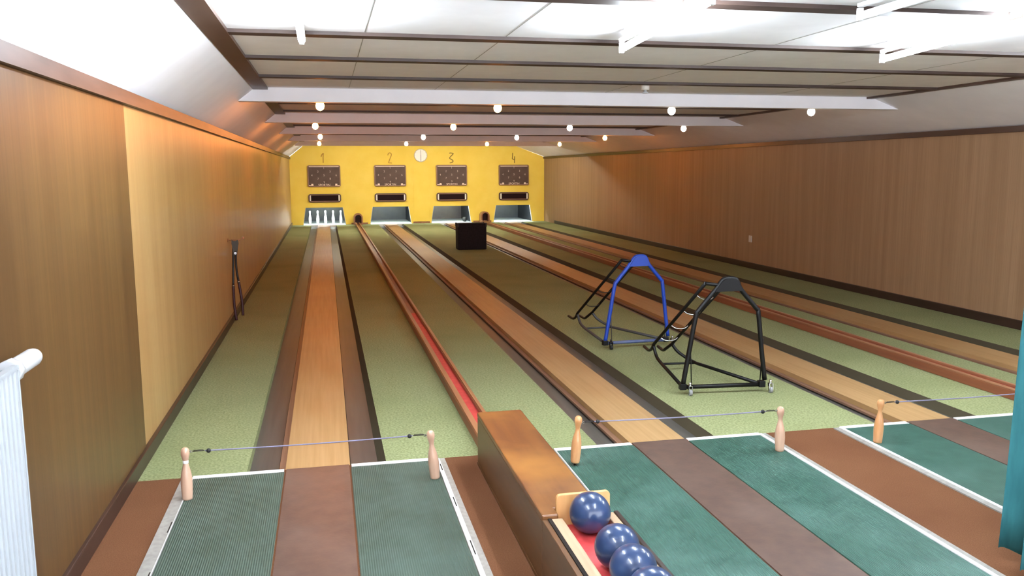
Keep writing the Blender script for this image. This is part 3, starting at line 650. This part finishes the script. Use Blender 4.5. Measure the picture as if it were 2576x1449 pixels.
# ------------------------------------------------------------ lamps
def make_tube_lamp(x, yf, yn, zf, zn, label, lit=True):
    t = thing('fluorescent_lamp', label, 'ceiling lamp', (x, yf, zf), 0, 'fluorescent tube lamps')
    d = Vector((0, yn - yf, zn - zf)); n_ = Vector((0, 0, 0.030))
    b = B(); tube(b, [d * 0.01, d * 0.99], 0.019, 16); tb = obj('tube', b, 'tube' if lit else 'fixture', t)
    b = B(); ang = math.atan2(d.z, d.y)
    bx(b, -0.016, 0.016, d.length * 0.0, d.length, 0.040, 0.056)
    bmesh.ops.transform(b, matrix=Matrix.Rotation(math.atan2(d.z, -d.y) + 0, 4, 'X') @ Matrix.Rotation(math.pi, 4, 'Z') if False else Matrix(((1, 0, 0, 0), (0, d.y / d.length, -d.z / d.length if d.y > 0 else d.z / d.length, 0), (0, d.z / d.length, abs(d.y) / d.length, 0), (0, 0, 0, 1))), verts=b.verts)
    obj('batten_body', b, 'fixture', t)
    for f in (0.0, 1.0):
        b = B(); p = d * f; bx(b, -0.012, 0.012, p.y - 0.010, p.y + 0.010, p.z - 0.022, p.z + 0.036); obj('end_holder', b, 'fixture', t)
    for f in (0.06, 0.97):
        p = d * f; zt = ZC - zf
        b = B(); bx(b, -0.006, 0.006, p.y - 0.012, p.y + 0.012, p.z + 0.04, zt + 0.002); obj('hanger', b, 'blackp' if f > .5 else 'fixture', t)
    return t
make_tube_lamp(0.172, 0.10, -1.10, 2.310, 2.350, 'bright fluorescent tube lamp above lane one')
make_tube_lamp(1.920, 0.02, -1.12, 2.300, 2.350, 'bright fluorescent tube lamp above lane two')
make_tube_lamp(3.680, 0.16, -0.95, 2.302, 2.350, 'bright fluorescent tube lamp above lane three')
make_tube_lamp(2.740, -0.97, -2.15, 2.335, 2.345, 'unlit fluorescent lamp between the two bright lamps on the ceiling', False)
for x, lb in ((0.172, 'one'), (1.92, 'two'), (5.4, 'four')):  # unseen tubes added to fill the near end with light
    make_tube_lamp(x, -2.55 if x < 5 else 0.1, -3.75 if x < 5 else -1.1, 2.335, 2.345, 'unseen fluorescent tube lamp added for fill above the approach of lane %s' % lb)
BULBX = [(0.24, 2.035, 3.96, 5.64), (0.153, 2.10, 3.85, 5.67), (0.20, 2.066, 3.843, 5.60), (0.157, 2.08, 3.94, 5.68)]
COL = ['wwcc', 'wwcc', 'wccw', 'wcww']
BZ = [2.266, 2.25, 2.24, 2.228]
proto = {}
ROW = ['nearest', 'second', 'third', 'fourth']
for r in range(4):
    for k in range(4):
        col = {'w': 'bulb_warm', 'c': 'bulb_white'}[COL[r][k]]
        lb = '%s bulb hanging behind the %s white ceiling beam, over lane %s' % ('glowing orange' if COL[r][k] == 'w' else 'glowing white', ROW[r], ORD[k])
        z = BZ[r] if not (r == 0 and k == 2) else 2.26
        loc = (BULBX[r][k], 4.1 + 3.55 * r, z)
        if col not in proto:
            t = thing('hanging_bulb', lb, 'light bulb', loc, 0, 'bare bulbs behind the ceiling beams')
            b = B(); lathe(b, [(0.004, -0.047), (0.022, -0.041), (0.037, -0.024), (0.042, 0.0), (0.037, 0.022), (0.022, 0.040), (0.0135, 0.05)], 20); obj('glass_bulb', b, col, t)  # bulb drawn oversize to stand in for its bloom
            b = B(); lathe(b, [(0.016, 0.046), (0.020, 0.052), (0.020, 0.085), (0.014, 0.09)], 16); obj('socket', b, 'darkmetal', t)
            b = B(); lathe(b, [(0.004, 0.09), (0.004, 0.12)], 8); lathe(b, [(0.03, 0.12), (0.034, 0.145)], 16); obj('ceiling_rose', b, 'fixture', t)
            proto[col] = t
        else: dup(proto[col], loc, lb)
# hidden tubes behind the last girder washing the yellow wall
for k in range(5):
    x = 0.55 + 1.32 * k
    t = thing('fluorescent_lamp', 'fluorescent tube lamp hidden behind the last white beam, place %s from the left wall' % ['first', 'second', 'third', 'fourth', 'fifth'][k], 'ceiling lamp', (x, 18.30, 2.355), 0, 'fluorescent tube lamps behind the last beam')
    b = B(); tube(b, [(-0.6, 0, -0.01), (0.6, 0, -0.01)], 0.014, 12); obj('tube', b, 'wall_tube', t)
    b = B(); bx(b, -0.62, 0.62, -0.02, 0.02, 0.012, 0.052); obj('batten_body', b, 'fixture', t)
# detector on the ceiling
t = thing('smoke_detector', 'small white smoke detector on the ceiling just before the nearest white beam', 'smoke detector', (3.17, 2.86, ZC))
b = B(); lathe(b, [(0.032, -0.055), (0.038, -0.050), (0.040, -0.005), (0.040, 0.0)], 20); obj('base', b, 'plastic', t)
b = B(); lathe(b, [(0.012, -0.085), (0.026, -0.083), (0.028, -0.072), (0.016, -0.068), (0.016, -0.055)], 20); obj('sensor_cap', b, 'valve', t)
t = thing('wall_socket', 'small pale socket plate low on the right wood wall', 'socket', (XR, 8.134, 0.484))
b = B(); bx(b, -0.012, 0.0, -0.045, 0.045, -0.055, 0.055); obj('plate', b, 'plastic', t, bevel=0.003)
b = B(); tube(b, [(-0.014, 0, 0), (-0.010, 0, 0)], 0.022, 16); obj('insert', b, 'plastic', t)
